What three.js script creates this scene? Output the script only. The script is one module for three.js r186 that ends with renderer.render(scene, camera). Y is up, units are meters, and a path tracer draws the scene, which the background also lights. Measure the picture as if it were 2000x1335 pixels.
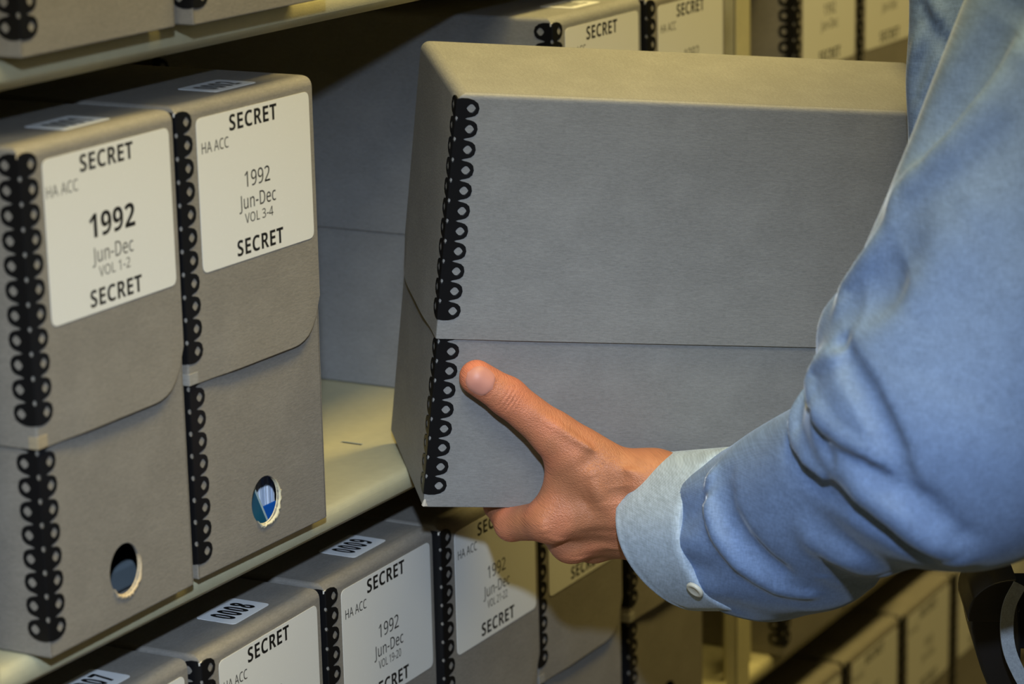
import * as THREE from 'three';
import { mergeGeometries, mergeVertices, toCreasedNormals } from 'three/addons/utils/BufferGeometryUtils.js';
import { RoundedBoxGeometry } from 'three/addons/geometries/RoundedBoxGeometry.js';
import { RectAreaLightUniformsLib } from 'three/addons/lights/RectAreaLightUniformsLib.js';

// ------------------------------------------------------------------ camera, exposure, large lights
const H = 1.10;                                   // height of the middle shelf above the floor
const V = (x, y, z) => new THREE.Vector3(x, y + H, z);
const scene = new THREE.Scene();
scene.background = new THREE.Color(0x000000);
const renderer = new THREE.WebGLRenderer({ antialias: true });
renderer.toneMapping = THREE.LinearToneMapping;
renderer.toneMappingExposure = 1.0;
renderer.shadowMap.enabled = true;
renderer.shadowMap.type = THREE.PCFSoftShadowMap;
RectAreaLightUniformsLib.init();

const camera = new THREE.PerspectiveCamera(2 * Math.atan(667.5 / 5310.7) * 180 / Math.PI, 2000 / 1335, 0.05, 40);
camera.position.copy(V(-1.00928, 0.4752, 0.84126));
camera.quaternion.setFromRotationMatrix(new THREE.Matrix4().makeBasis(
  new THREE.Vector3(0.48711579, -0.02211613, 0.87305732),
  new THREE.Vector3(0.21797589, 0.97112, -0.09701778),
  new THREE.Vector3(-0.84569777, 0.23756434, 0.47786867)));
camera.focus = 1.60;
camera.userData.fStop = 7.5;
scene.add(camera);

const LAMP_COLOUR = new THREE.Color().setRGB(1.0, 0.78, 0.27), LAMP = 21.5, LAMP_Z = 0.46;      // unseen warm ceiling lamp, lights box tops and shelf fronts
const FLASH_COLOUR = new THREE.Color().setRGB(0.80, 1.0, 1.30), FLASH = 5.0;    // hard cool flash above the camera

const BOUNCE_COLOUR = new THREE.Color().setRGB(1.0, 0.94, 0.68), BOUNCE = 8;        // unseen, stands for the flash bounced off the ceiling

// ------------------------------------------------------------------ helpers
function rng(seed) { let s = seed >>> 0; return () => { s = (s + 0x6D2B79F5) >>> 0; let t = s; t = Math.imul(t ^ (t >>> 15), t | 1); t ^= t + Math.imul(t ^ (t >>> 7), t | 61); return ((t ^ (t >>> 14)) >>> 0) / 4294967296; }; }
const clamp = (x, a, b) => Math.max(a, Math.min(b, x));
const smooth = (a, b, x) => { const t = clamp((x - a) / (b - a), 0, 1); return t * t * (3 - 2 * t); };
function hash3(x, y, z) { let h = Math.imul(x, 374761393) ^ Math.imul(y, 668265263) ^ Math.imul(z, 2147483647 ^ 0x5bd1e995); h = Math.imul(h ^ (h >>> 13), 1274126177); return ((h ^ (h >>> 16)) >>> 0) / 4294967296; }
function noise3(x, y, z) {
  const xi = Math.floor(x), yi = Math.floor(y), zi = Math.floor(z), f = (t) => t * t * (3 - 2 * t);
  const u = f(x - xi), v = f(y - yi), w = f(z - zi), L = (a, b, t) => a + (b - a) * t, h = (i, j, k) => hash3(xi + i, yi + j, zi + k);
  return L(L(L(h(0, 0, 0), h(1, 0, 0), u), L(h(0, 1, 0), h(1, 1, 0), u), v), L(L(h(0, 0, 1), h(1, 0, 1), u), L(h(0, 1, 1), h(1, 1, 1), u), v), w) * 2 - 1;
}
const taken = new Map();
function numbered(name) { const n = taken.get(name) || 0; taken.set(name, n + 1); return n ? name + '_' + String(n).padStart(3, '0') : name; }
function shadows(o) { o.traverse((m) => { if (m.isMesh) { m.castShadow = true; m.receiveShadow = true; } }); return o; }
function thing(name, label, category, pos, group) {
  const g = new THREE.Group(); g.name = numbered(name); scene.add(g);
  if (pos) g.position.copy(pos);
  g.userData = { label, category }; if (group) g.userData.group = group;
  return g;
}
function part(name, geo, mat, parent, label) {
  const m = new THREE.Mesh(geo, mat); m.name = name; m.castShadow = m.receiveShadow = true; parent.add(m);
  if (label) m.userData.label = label;
  return m;
}
function structure(name, geo, mat) { const m = part(name, geo, mat, scene); m.userData.kind = 'structure'; return m; }
function boxUV(geo, s = 1) {                       // uv in metres from the side a face looks to
  const g = geo.index ? geo.toNonIndexed() : geo, p = g.attributes.position, uv = new Float32Array(p.count * 2);
  const a = new THREE.Vector3(), b = new THREE.Vector3(), c = new THREE.Vector3(), n = new THREE.Vector3();
  for (let i = 0; i < p.count; i += 3) {
    a.fromBufferAttribute(p, i); b.fromBufferAttribute(p, i + 1); c.fromBufferAttribute(p, i + 2);
    n.subVectors(b, a).cross(c.clone().sub(a));
    const x = Math.abs(n.x), y = Math.abs(n.y), z = Math.abs(n.z);
    [a, b, c].forEach((q, k) => { const t = x > y && x > z ? [q.z, q.y] : y > z ? [q.x, q.z] : [q.x, q.y]; uv[(i + k) * 2] = t[0] * s; uv[(i + k) * 2 + 1] = t[1] * s; });
  }
  g.setAttribute('uv', new THREE.BufferAttribute(uv, 2));
  return g;
}
const plain = (g) => { const q = g.index ? g.toNonIndexed() : g; for (const k of Object.keys(q.attributes)) if (!['position', 'normal', 'uv'].includes(k)) q.deleteAttribute(k); return q; };
const join = (list) => mergeGeometries(list.map(plain));
function slab(x0, x1, y0, y1, z0, z1, r = 0.0005) { const g = r > 0 ? new RoundedBoxGeometry(x1 - x0, y1 - y0, z1 - z0, 2, r) : new THREE.BoxGeometry(x1 - x0, y1 - y0, z1 - z0); g.translate((x0 + x1) / 2, (y0 + y1) / 2, (z0 + z1) / 2); return boxUV(g); }
function grid(rows, closed = false) {              // surface through rows of points, smooth normals
  const n = rows[0].length, pos = [], idx = [];
  rows.forEach((r) => r.forEach((p) => pos.push(p[0], p[1], p[2])));
  for (let i = 0; i + 1 < rows.length; i++) for (let j = 0; j < (closed ? n : n - 1); j++) { const a = i * n + j, b = i * n + (j + 1) % n, c = a + n, d = b + n; idx.push(a, b, c, b, d, c); }
  const g = new THREE.BufferGeometry(); g.setAttribute('position', new THREE.Float32BufferAttribute(pos, 3)); g.setIndex(idx); g.computeVertexNormals();
  return g;
}
// ------------------------------------------------------------------ textures
function dataTexture(n, fn, srgb) {
  const d = new Uint8Array(n * n * 4);
  for (let j = 0; j < n; j++) for (let i = 0; i < n; i++) { const c = fn(i / n, j / n, i, j); for (let k = 0; k < 3; k++) d[(j * n + i) * 4 + k] = clamp(Math.round(c[k] * 255), 0, 255); d[(j * n + i) * 4 + 3] = 255; }
  const t = new THREE.DataTexture(d, n, n); t.wrapS = t.wrapT = THREE.RepeatWrapping; t.magFilter = THREE.LinearFilter; t.minFilter = THREE.LinearMipmapLinearFilter; t.generateMipmaps = true;
  if (srgb) t.colorSpace = THREE.SRGBColorSpace; t.needsUpdate = true; return t;
}
function tileNoise(n, cells, seed, sx = 1, sy = 1) { // tiling value noise
  const r = rng(seed), w = Math.max(1, Math.round(cells * sx)), h = Math.max(1, Math.round(cells * sy)), v = Float32Array.from({ length: w * h }, () => r());
  const f = (t) => t * t * (3 - 2 * t);
  return (u, q) => { const x = u * w, y = q * h, xi = Math.floor(x), yi = Math.floor(y), a = f(x - xi), b = f(y - yi), g = (i, k) => v[((yi + k) % h) * w + (xi + i) % w]; return (g(0, 0) * (1 - a) + g(1, 0) * a) * (1 - b) + (g(0, 1) * (1 - a) + g(1, 1) * a) * b; };
}
const rep = (t, s) => { const c = t.clone(); c.repeat.set(s, s); c.needsUpdate = true; return c; };
const fibreA = tileNoise(512, 40, 11, 1, 4), fibreB = tileNoise(512, 128, 12, 0.5, 2), fibreC = tileNoise(512, 8, 13), fibreD = tileNoise(512, 256, 14);
const boardTex = dataTexture(512, (u, v) => { const k = 0.93 + 0.05 * (fibreA(u, v) - 0.5) + 0.06 * (fibreB(u, v) - 0.5) + 0.05 * (fibreC(u, v) - 0.5) + 0.05 * (fibreD(u, v) - 0.5); return [k, k, k]; }, true);
const boardBump = dataTexture(512, (u, v) => { const k = 0.5 + 0.35 * (fibreB(u, v) - 0.5) + 0.3 * (fibreD(u, v) - 0.5) + 0.2 * (fibreA(u, v) - 0.5); return [k, k, k]; });
const paintN = tileNoise(256, 64, 21), paintM = tileNoise(256, 6, 22);
const paintTex = dataTexture(256, (u, v) => { const k = 0.94 + 0.05 * (paintM(u, v) - 0.5) + 0.03 * (paintN(u, v) - 0.5); return [k, k, k]; }, true);
const paintBump = dataTexture(256, (u, v) => { const k = 0.5 + 0.5 * (paintN(u, v) - 0.5); return [k, k, k]; });
const skinN = tileNoise(512, 110, 31), skinM = tileNoise(512, 220, 32), skinL = tileNoise(512, 30, 33);
const skinBump = dataTexture(512, (u, v) => { const k = 0.5 + 0.5 * (Math.abs(skinN(u, v) - 0.5)) + 0.35 * (skinM(u, v) - 0.5); return [k, k, k]; });
const weaveTex = dataTexture(512, (u, v, i, j) => { const w = ((i >> 1) + (j >> 1)) % 2 ? 1 : -1; const k = 0.9 + 0.035 * w + 0.10 * (fibreB(u, v) - 0.5) + 0.10 * (fibreB(v, u) - 0.5) + 0.05 * (skinL(u, v) - 0.5); return [k * 0.98, k, Math.min(1, k * 1.01)]; }, true);
const weaveBump = dataTexture(256, (u, v, i, j) => { const k = 0.5 + (((i >> 1) + (j >> 1)) % 2 ? 0.25 : -0.25); return [k, k, k]; });

// ------------------------------------------------------------------ materials
const std = (r, g, b, o = {}) => new THREE.MeshStandardMaterial({ color: new THREE.Color().setRGB(r, g, b), roughness: 0.6, ...o });
const phys = (r, g, b, o = {}) => new THREE.MeshPhysicalMaterial({ color: new THREE.Color().setRGB(r, g, b), roughness: 0.6, ...o });
const board = (r, g, b) => std(r, g, b, { roughness: 0.62, map: rep(boardTex, 9), bumpMap: rep(boardBump, 9), bumpScale: 0.0001 });
const BOARD = board(0.268, 0.246, 0.213), BOARD_NEW = board(0.295, 0.29, 0.28);
const EDGE = std(0.55, 0.43, 0.27, { roughness: 0.85 });                          // raw board showing where it is torn
const TORN_WHITE = std(0.72, 0.68, 0.6, { roughness: 0.9 });
const BLACK_METAL = phys(0.007, 0.007, 0.008, { roughness: 0.38, specularIntensity: 0.4 });
const CREAM = std(0.62, 0.575, 0.37, { roughness: 0.5, map: rep(paintTex, 4), bumpMap: rep(paintBump, 24), bumpScale: 0.0001 });
const WALL = std(0.36, 0.34, 0.30, { roughness: 0.9, map: rep(paintTex, 1), bumpMap: rep(paintBump, 8), bumpScale: 0.0004 });
const FLOOR = std(0.15, 0.135, 0.115, { roughness: 0.5, map: rep(paintTex, 2) });
const PAPER = std(0.82, 0.82, 0.80, { roughness: 0.55 });

// ------------------------------------------------------------------ the room
const XL = -3.4, XR = 4.2, ZB = -0.62, ZF = 2.5, YC = 2.75;
structure('floor', slab(XL - 0.1, XR + 0.1, -0.1, 0, ZB - 0.1, ZF + 0.1, 0), FLOOR);
structure('ceiling', slab(XL - 0.1, XR + 0.1, YC, YC + 0.1, ZB - 0.1, ZF + 0.1, 0), WALL);
structure('wall_back', slab(XL - 0.1, XR + 0.1, 0, YC, ZB - 0.1, ZB, 0), WALL);
structure('wall_front', slab(XL - 0.1, XR + 0.1, 0, YC, ZF, ZF + 0.1, 0), WALL);
structure('wall_right', slab(XR, XR + 0.1, 0, YC, ZB, ZF, 0), WALL);
structure('wall_left', slab(XL - 0.1, XL, 0, YC, ZB, ZF, 0), WALL);
// ceiling lamp out of view, placed to light box tops and shelf fronts
[[0.78, 'above the man and the open shelf']].forEach(([x, where]) => {
  const t = thing('unseen_ceiling_lamp', 'unseen long warm ceiling lamp ' + where, 'lamp', new THREE.Vector3(x, YC, LAMP_Z));
  part('housing', join([slab(-0.83, 0.83, -0.05, 0, -0.17, -0.15), slab(-0.83, 0.83, -0.05, 0, 0.15, 0.17), slab(-0.85, -0.83, -0.05, 0, -0.17, 0.17), slab(0.83, 0.85, -0.05, 0, -0.17, 0.17), slab(-0.83, 0.83, -0.01, 0, -0.15, 0.15)]), CREAM, t);
  part('diffuser', slab(-0.825, 0.825, -0.04, -0.03, -0.148, 0.148, 0), new THREE.MeshStandardMaterial({ color: 0xffffff, roughness: 0.6, emissive: LAMP_COLOUR, emissiveIntensity: 2.5 }), t);
  const L = new THREE.RectAreaLight(LAMP_COLOUR, LAMP, 1.64, 0.29); L.name = 'unseen_ceiling_light';
  L.position.set(x, YC - 0.055, LAMP_Z); L.lookAt(x, 0, LAMP_Z); scene.add(L);
});
{ // unseen glowing square standing for flash light bounced off the ceiling
  const t = thing('unseen_bounce_panel', 'unseen white square standing for flash light bounced off the ceiling above the camera', 'lamp', new THREE.Vector3(-1.05, YC, 0.7));
  part('frame', join([slab(-0.42, 0.42, -0.03, 0, -0.42, -0.40), slab(-0.42, 0.42, -0.03, 0, 0.40, 0.42), slab(-0.42, -0.40, -0.03, 0, -0.42, 0.42), slab(0.40, 0.42, -0.03, 0, -0.42, 0.42)]), CREAM, t);
  part('diffuser', slab(-0.40, 0.40, -0.02, -0.01, -0.40, 0.40, 0), new THREE.MeshStandardMaterial({ color: 0xffffff, roughness: 0.6, emissive: BOUNCE_COLOUR, emissiveIntensity: 2 }), t);
  const L = new THREE.RectAreaLight(BOUNCE_COLOUR, BOUNCE, 0.79, 0.79); L.name = 'bounce_light';
  L.position.set(-1.05, YC - 0.035, 0.7); L.lookAt(-1.05, 0, 0.7); scene.add(L);
}
{ // camera flash on its bracket, above the lens
  const p = V(-0.95, 0.741, 0.815), aim = V(0.38, -0.20, 0.0), dir = aim.clone().sub(p).normalize();
  const t = thing('camera_flash', 'small black camera flash head held up above the camera', 'flash', p.clone().addScaledVector(dir, -0.07));
  t.quaternion.setFromUnitVectors(new THREE.Vector3(0, 0, 1), dir);
  part('head', slab(-0.036, 0.036, -0.024, 0.024, -0.05, 0.055, 0.004), std(0.02, 0.02, 0.02, { roughness: 0.5 }), t);
  part('lens_window', slab(-0.032, 0.032, -0.019, 0.019, 0.054, 0.058, 0.001), new THREE.MeshStandardMaterial({ color: 0xffffff, emissive: FLASH_COLOUR, emissiveIntensity: 3, roughness: 0.4 }), t);
  const L = new THREE.SpotLight(FLASH_COLOUR, FLASH, 0, 0.325, 1, 2); L.name = 'flash_light';
  L.position.copy(p); L.target.position.copy(aim); L.castShadow = true; L.shadow.radius = 1.2; L.shadow.mapSize.set(2048, 2048); L.shadow.bias = -0.0005;
  scene.add(L); scene.add(L.target);
}
// ------------------------------------------------------------------ shelving
function profile(pts, x0, x1) {                    // closed (z, y) outline pushed along x
  const s = new THREE.Shape(); pts.forEach(([z, y], i) => (i ? s.lineTo(-z, y) : s.moveTo(-z, y)));
  const g = new THREE.ExtrudeGeometry(s, { depth: x1 - x0, bevelEnabled: false }); g.rotateY(Math.PI / 2); g.translate(x0, 0, 0);
  return boxUV(toCreasedNormals(g, 0.6));
}
function arc(cz, cy, r, a0, a1, n = 6) { return Array.from({ length: n + 1 }, (_, i) => { const a = a0 + (a1 - a0) * i / n; return [cz + r * Math.cos(a), cy + r * Math.sin(a)]; }); }
function shelfGeometry(x0, x1, slots) {
  const zf = -0.012, q = Math.PI / 2, t = 0.0012;
  const outer = [[-0.03, 0], ...arc(zf - 0.0045, -0.0045, 0.0045, q, 0), ...arc(zf - 0.0008, -0.0118, 0.0008, 0, -1.05, 3), ...arc(zf - 0.0088, -0.0172, 0.0010, -1.05, -q, 3), [zf - 0.02, -0.0182]];
  const inner = [[zf - 0.02, -0.0182 + t], ...arc(zf - 0.0098, -0.0166, 0.0004, -q, -1.05, 2), [zf - t, -0.0112], ...arc(zf - 0.0045, -0.0045, 0.0045 - t, 0, q), [-0.03, -t]];
  const s = new THREE.Shape([[x0, 0.03], [x1, 0.03], [x1, 0.42], [x0, 0.42]].map((p) => new THREE.Vector2(...p)));
  for (const [x, z0, z1] of slots) s.holes.push(new THREE.Path([[x - 0.0016, z0], [x - 0.0016, z1], [x + 0.0016, z1], [x + 0.0016, z0]].map((p) => new THREE.Vector2(...p))));
  const plate = new THREE.ExtrudeGeometry(s, { depth: 0.0005, bevelEnabled: false }); plate.rotateX(-Math.PI / 2); plate.translate(0, -0.0005, 0);   // shape y becomes -z
  return join([profile([...outer, ...inner], x0, x1), boxUV(plate), slab(x0, x1, -0.02, -t, -0.42, -0.4188, 0), ...[x0, x1 - 0.001].map((x) => slab(x, x + 0.001, -0.017, -0.0004, -0.031, -0.0165, 0)), ...[x0, x1 - 0.001].map((x) => slab(x, x + 0.001, -0.011, -0.0045, -0.0165, -0.0124, 0))]);
}
const LEVELS = [-0.92, -0.614, -0.308, 0, 0.303, 0.61];
function bay(x0, x1, label) {
  const t = thing('shelving_bay', label, 'shelving', new THREE.Vector3(0, 0, 0), 'cream steel shelving bays');
  const g = shelfGeometry(x0, x1, [[x0 + 0.128, 0.068, 0.084], [x0 + 0.436, 0.068, 0.084], [x0 + 0.72, 0.068, 0.084]]);
  for (const y of LEVELS) part('shelf', g, CREAM, t).position.y = y + H;
  part('added_back_panel', slab(x0, x1, 0.02, 1.95, -0.424, -0.4222, 0), CREAM, t);  // added sheet, keeps light from behind out of the shelves
  return t;
}
function postPlate(x0, x1, z) {                    // front flange with a row of slots
  const s = new THREE.Shape([[x0, 0], [x1, 0], [x1, 2.0], [x0, 2.0]].map((p) => new THREE.Vector2(...p)));
  const xm = (x0 + x1) / 2;
  if (x1 - x0 > 0.03) for (let y = 0.06; y < 1.95; y += 0.0508) { const h = new THREE.Path(); h.absellipse(x0 + 0.013, y, 0.0055, 0.010, 0, Math.PI * 2); s.holes.push(h); }
  const g = new THREE.ExtrudeGeometry(s, { depth: 0.0018, bevelEnabled: false, curveSegments: 6 }); g.translate(0, 0, z - 0.0018);
  return boxUV(g);
}
const bayA = bay(-0.034, 0.9045, 'cream steel shelving bay that holds the gap the grey box came from');
part('upright_post', join([postPlate(-0.081, -0.034, -0.004), slab(-0.039, -0.037, 0, 2, -0.42, -0.006, 0), slab(-0.078, -0.0762, 0, 2, -0.03, -0.005, 0)]), CREAM, bayA);
part('upright_post', join([postPlate(0.828, 0.850, 0.0), slab(0.828, 0.8297, 0, 2, -0.010, -0.001, 0), postPlate(0.852, 0.902, -0.022)]), CREAM, bayA);
const bayB = bay(0.905, 1.80, 'farther cream steel shelving bay behind the man');
part('upright_post', join([postPlate(1.80, 1.845, -0.004), slab(1.802, 1.8038, 0, 2, -0.42, -0.006, 0)]), CREAM, bayB);
shadows(bayA); shadows(bayB);

// ------------------------------------------------------------------ archive boxes
const BW = 0.127, BH = 0.26, BD = 0.32, INSET = 0.0017, FLAP = 0.1095;
function flapLow(x) { return x < 0.098 ? FLAP : FLAP + 0.0295 - Math.sqrt(Math.max(0, 0.0295 ** 2 - Math.min(x - 0.098, 0.0294) ** 2)) * 1.0; }
function lidGeometry() {
  const T = 0.0013, RN = 0.0065, RS = 0.0028;      // rounding over the narrow ends and over the long sides
  // perimeter in plan, from the right front corner leftwards round to the right back corner: [x, z, side]
  const per = [], rc = 0.0012;
  const add = (x, z) => per.push([x, z]);
  for (let i = 0; i <= 26; i++) add(BW - i / 26 * (BW - rc), 0);
  add(rc * 0.3, -rc * 0.3);
  for (let i = 0; i <= 14; i++) add(0, -rc - i / 14 * (BD - 2 * rc));
  add(rc * 0.3, -BD + rc * 0.3);
  for (let i = 0; i <= 26; i++) add(rc + i / 26 * (BW - rc), -BD);
  const low = per.map(([x, z]) => (x < rc + 1e-6 && z < -rc / 2 && z > -BD + rc / 2 ? FLAP : flapLow(x)));
  const at = (k, y, off, ins, insZ) => {           // point of the shell: off = how far inside the outer face
    let [x, z] = per[k];
    const left = x < rc, front = z > -rc, back = z < -BD + rc, calm = left && !front && !back ? smooth(0.016, 0.05, Math.min(-z, z + BD)) : smooth(0.016, 0.045, x) * (1 - smooth(0.112, 0.124, x));
    const fl = Math.max(0, 1 - (y - low[k]) / 0.045) ** 2 * 0.0013 * calm;      // the free edge stands off a little
    x = clamp(x, off + ins, BW - off - ins * 1) - (left && !front && !back ? fl * 0.6 : 0);
    z = clamp(z, -BD + off + insZ, -off - insZ) + (front ? fl : back ? -fl : 0);
    return [x, y, z];
  };
  const side = (off) => { const rows = []; for (let i = 0; i <= 12; i++) rows.push(per.map((_, k) => at(k, low[k] + (BH - RN - low[k]) * i / 12, off, 0, 0))); return rows; };
  const outer = side(0), n = 7;
  for (let i = 1; i <= n; i++) { const a = i / n * Math.PI / 2, insZ = RN * (1 - Math.cos(a)), yz = BH - RN + RN * Math.sin(a), ins = yz > BH - RS ? RS - Math.sqrt(Math.max(0, RS * RS - (yz - BH + RS) ** 2)) : 0; outer.push(per.map((_, k) => at(k, yz, 0, ins, insZ))); }
  const g1 = grid(outer), inner = side(T), g2 = grid(inner.map((r) => r.slice().reverse()));
  const rim = grid([inner[0], outer[0]]);
  const x0 = RS, x1 = BW - RS, z0 = -BD + RN, z1 = -RN;
  const top = slab(x0 - 0.0004, x1 + 0.0004, BH - 0.0016, BH, z0 - 0.0002, z1 + 0.0002, 0);
  // right side of the lid, one with the side of the body
  const hinge = slab(BW - 0.0015, BW, 0.14, BH - 0.0029, -BD + 0.004, -0.004, 0.0004);
  return join([g1, g2, rim].map((g) => boxUVsmooth(g)).concat([top, hinge]));
}
function boxUVsmooth(geo) { // uv per vertex by its normal, keeps the smooth normals
  const g = geo.toNonIndexed(), p = g.attributes.position, nn = g.attributes.normal, uv = new Float32Array(p.count * 2);
  for (let i = 0; i < p.count; i++) { const t = i - i % 3, x = Math.abs(nn.getX(t)), y = Math.abs(nn.getY(t)), z = Math.abs(nn.getZ(t)); const q = x > y && x > z ? [p.getZ(i), p.getY(i)] : y > z ? [p.getX(i), p.getZ(i)] : [p.getX(i), p.getY(i)]; uv[i * 2] = q[0]; uv[i * 2 + 1] = q[1]; }
  g.setAttribute('uv', new THREE.BufferAttribute(uv, 2)); return g;
}
function bodyGeometry(holed) {
  const i = INSET, t = 0.0016, s = new THREE.Shape([[i, 0.001], [BW, 0.001], [BW, BH - 0.012], [i, BH - 0.012]].map((p) => new THREE.Vector2(...p)));
  const hole = new THREE.Path(); hole.absellipse(0.0668, 0.0275, 0.0132, 0.0140, 0, Math.PI * 2, true); if (holed) s.holes.push(hole);
  const front = new THREE.ExtrudeGeometry(s, { depth: t - 0.0006, bevelEnabled: true, bevelSize: 0.0003, bevelThickness: 0.0003, bevelSegments: 2, curveSegments: 32 });
  front.translate(0, 0, -i - t + 0.0003);
  return join([boxUV(front), slab(i, i + t, 0, BH - 0.012, -BD + i, -i, 0.0006), slab(i, BW, 0, BH - 0.012, -BD + i, -BD + i + t, 0.0006), slab(BW - t, BW, 0, BH - 0.004, -BD + i, -i, 0.0006), slab(i, BW, 0, t, -BD + i, -i, 0.0007)]);
}
// one flange of a metal edge: s runs away from the corner, y up; loops with punched openings, half holes on the corner line
const PITCH = 0.0124;
function flange(y0, count, cutTop) {
  const s = new THREE.Shape(), P = PITCH, half = P / 2, valley = 0.0056, out = 0.0137, yTop = y0 + (count - 1) * P + half;
  s.moveTo(0, y0 - half + 0.0008);
  s.bezierCurveTo(0.004, y0 - half - 0.0006, out, y0 - 0.0062, out, y0);
  for (let k = 0; k < count; k++) {
    const c = y0 + k * P, last = k === count - 1;
    if (k) { s.bezierCurveTo(0.0072, c - half + 0.0014, out, c - 0.0062, out, c); }
    if (last) { if (cutTop) { s.bezierCurveTo(out, c + 0.003, out - 0.001, c + 0.004, out - 0.003, c + 0.0045); s.lineTo(0, c + 0.0045); } else s.bezierCurveTo(out, c + 0.0062, 0.004, c + half + 0.0006, 0, c + half - 0.0008); }
    else s.bezierCurveTo(out, c + 0.0062, 0.0072, c + half - 0.0014, valley, c + half);
  }
  for (let k = count - 2; k >= 0; k--) { const c = y0 + k * P + half; s.lineTo(0, c + 0.0014); s.absarc(0, c, 0.0014, Math.PI / 2, -Math.PI / 2, true); }
  s.lineTo(0, y0 - half + 0.0008);
  for (let k = 0; k < count - (cutTop ? 1 : 0); k++) { const c = y0 + k * P, h = new THREE.Path(), r = 0.0027, m = 14; for (let j = 0; j <= m; j++) { const a = -j / m * Math.PI * 2, d = r / Math.pow(Math.pow(Math.abs(Math.cos(a)), 1.35) + Math.pow(Math.abs(Math.sin(a)), 1.35), 1 / 1.35); const x = 0.0088 + d * Math.cos(a), y = c + d * Math.sin(a); j ? h.lineTo(x, y) : h.moveTo(x, y); } s.holes.push(h); }
  return new THREE.ExtrudeGeometry(s, { depth: 0.0004, bevelEnabled: true, bevelSize: 0.0003, bevelOffset: -0.0003, bevelThickness: 0.0003, bevelSegments: 2, curveSegments: 5 });
}
function metalEdge(y0, count, cutTop, inset, z, back) {
  const f = flange(y0, count, cutTop), a = f.clone(), b = f.clone();
  // on the narrow face: s -> +x, lying on z = outer face
  if (back) { a.scale(1, 1, -1); flip(a); a.translate(inset - 0.0002, 0, z + inset + 0.0002); } else a.translate(inset - 0.0002, 0, z - inset - 0.0002);
  // on the long side: s -> along z, lying on x = 0
  const M = new THREE.Matrix4();
  if (back) { M.makeBasis(new THREE.Vector3(0, 0, 1), new THREE.Vector3(0, 1, 0), new THREE.Vector3(-1, 0, 0)); b.applyMatrix4(M); }
  else { b.scale(1, 1, 1); M.makeBasis(new THREE.Vector3(0, 0, -1), new THREE.Vector3(0, 1, 0), new THREE.Vector3(-1, 0, 0)); b.applyMatrix4(M); flip(b); }
  b.translate(inset + 0.0002, 0, back ? z + inset - 0.0002 : z - inset + 0.0002);
  return join([a, b]);
}
function flip(g) { const p = g.index; if (p) { for (let i = 0; i < p.count; i += 3) { const t = p.getX(i); p.setX(i, p.getX(i + 1)); p.setX(i + 1, t); } } else for (const k of Object.keys(g.attributes)) { const at = g.attributes[k], n = at.itemSize, d = at.array; for (let i = 0; i < at.count; i += 3) for (let c = 0; c < n; c++) { const t = d[i * n + c]; d[i * n + c] = d[(i + 1) * n + c]; d[(i + 1) * n + c] = t; } } g.computeVertexNormals(); return g; }

function canvas(w, h) { const c = document.createElement('canvas'); c.width = w; c.height = h; return c; }
function fit(ctx, str, x0, x1, yc, cap, bold, S, ink = '#141414') {             // text stretched to a measured width and capital height, metres
  const px = cap * S / 0.72; ctx.font = (bold ? 'bold ' : '') + px.toFixed(1) + 'px sans-serif';
  const w = ctx.measureText(str).width; ctx.save(); ctx.fillStyle = ink; ctx.textBaseline = 'alphabetic';
  ctx.translate(x0 * S, yc * S + cap * S / 2); ctx.scale((x1 - x0) * S / w, 1); ctx.fillText(str, 0, 0); ctx.restore();
}
function canvasMaterial(c, rough = 0.5) { const t = new THREE.CanvasTexture(c); t.colorSpace = THREE.SRGBColorSpace; t.anisotropy = 8; return new THREE.MeshStandardMaterial({ map: t, roughness: rough }); }
const LW = 0.106, LH = 0.0835;
function rounded(w, h, r) { const s = new THREE.Shape(); s.moveTo(r, 0); s.lineTo(w - r, 0); s.quadraticCurveTo(w, 0, w, r); s.lineTo(w, h - r); s.quadraticCurveTo(w, h, w - r, h); s.lineTo(r, h); s.quadraticCurveTo(0, h, 0, h - r); s.lineTo(0, r); s.quadraticCurveTo(0, 0, r, 0); return s; }
function sticker(w, h, r) { const g = new THREE.ExtrudeGeometry(rounded(w, h, r), { depth: 0.00025, bevelEnabled: false, curveSegments: 6 }), p = g.attributes.position, uv = g.attributes.uv; for (let i = 0; i < p.count; i++) uv.setXY(i, p.getX(i) / w, p.getY(i) / h); return g; }
const LABEL_GEO = sticker(LW, LH, 0.0045), NUMBER_GEO = sticker(0.0385, 0.027, 0.003).rotateX(-Math.PI / 2);
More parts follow.
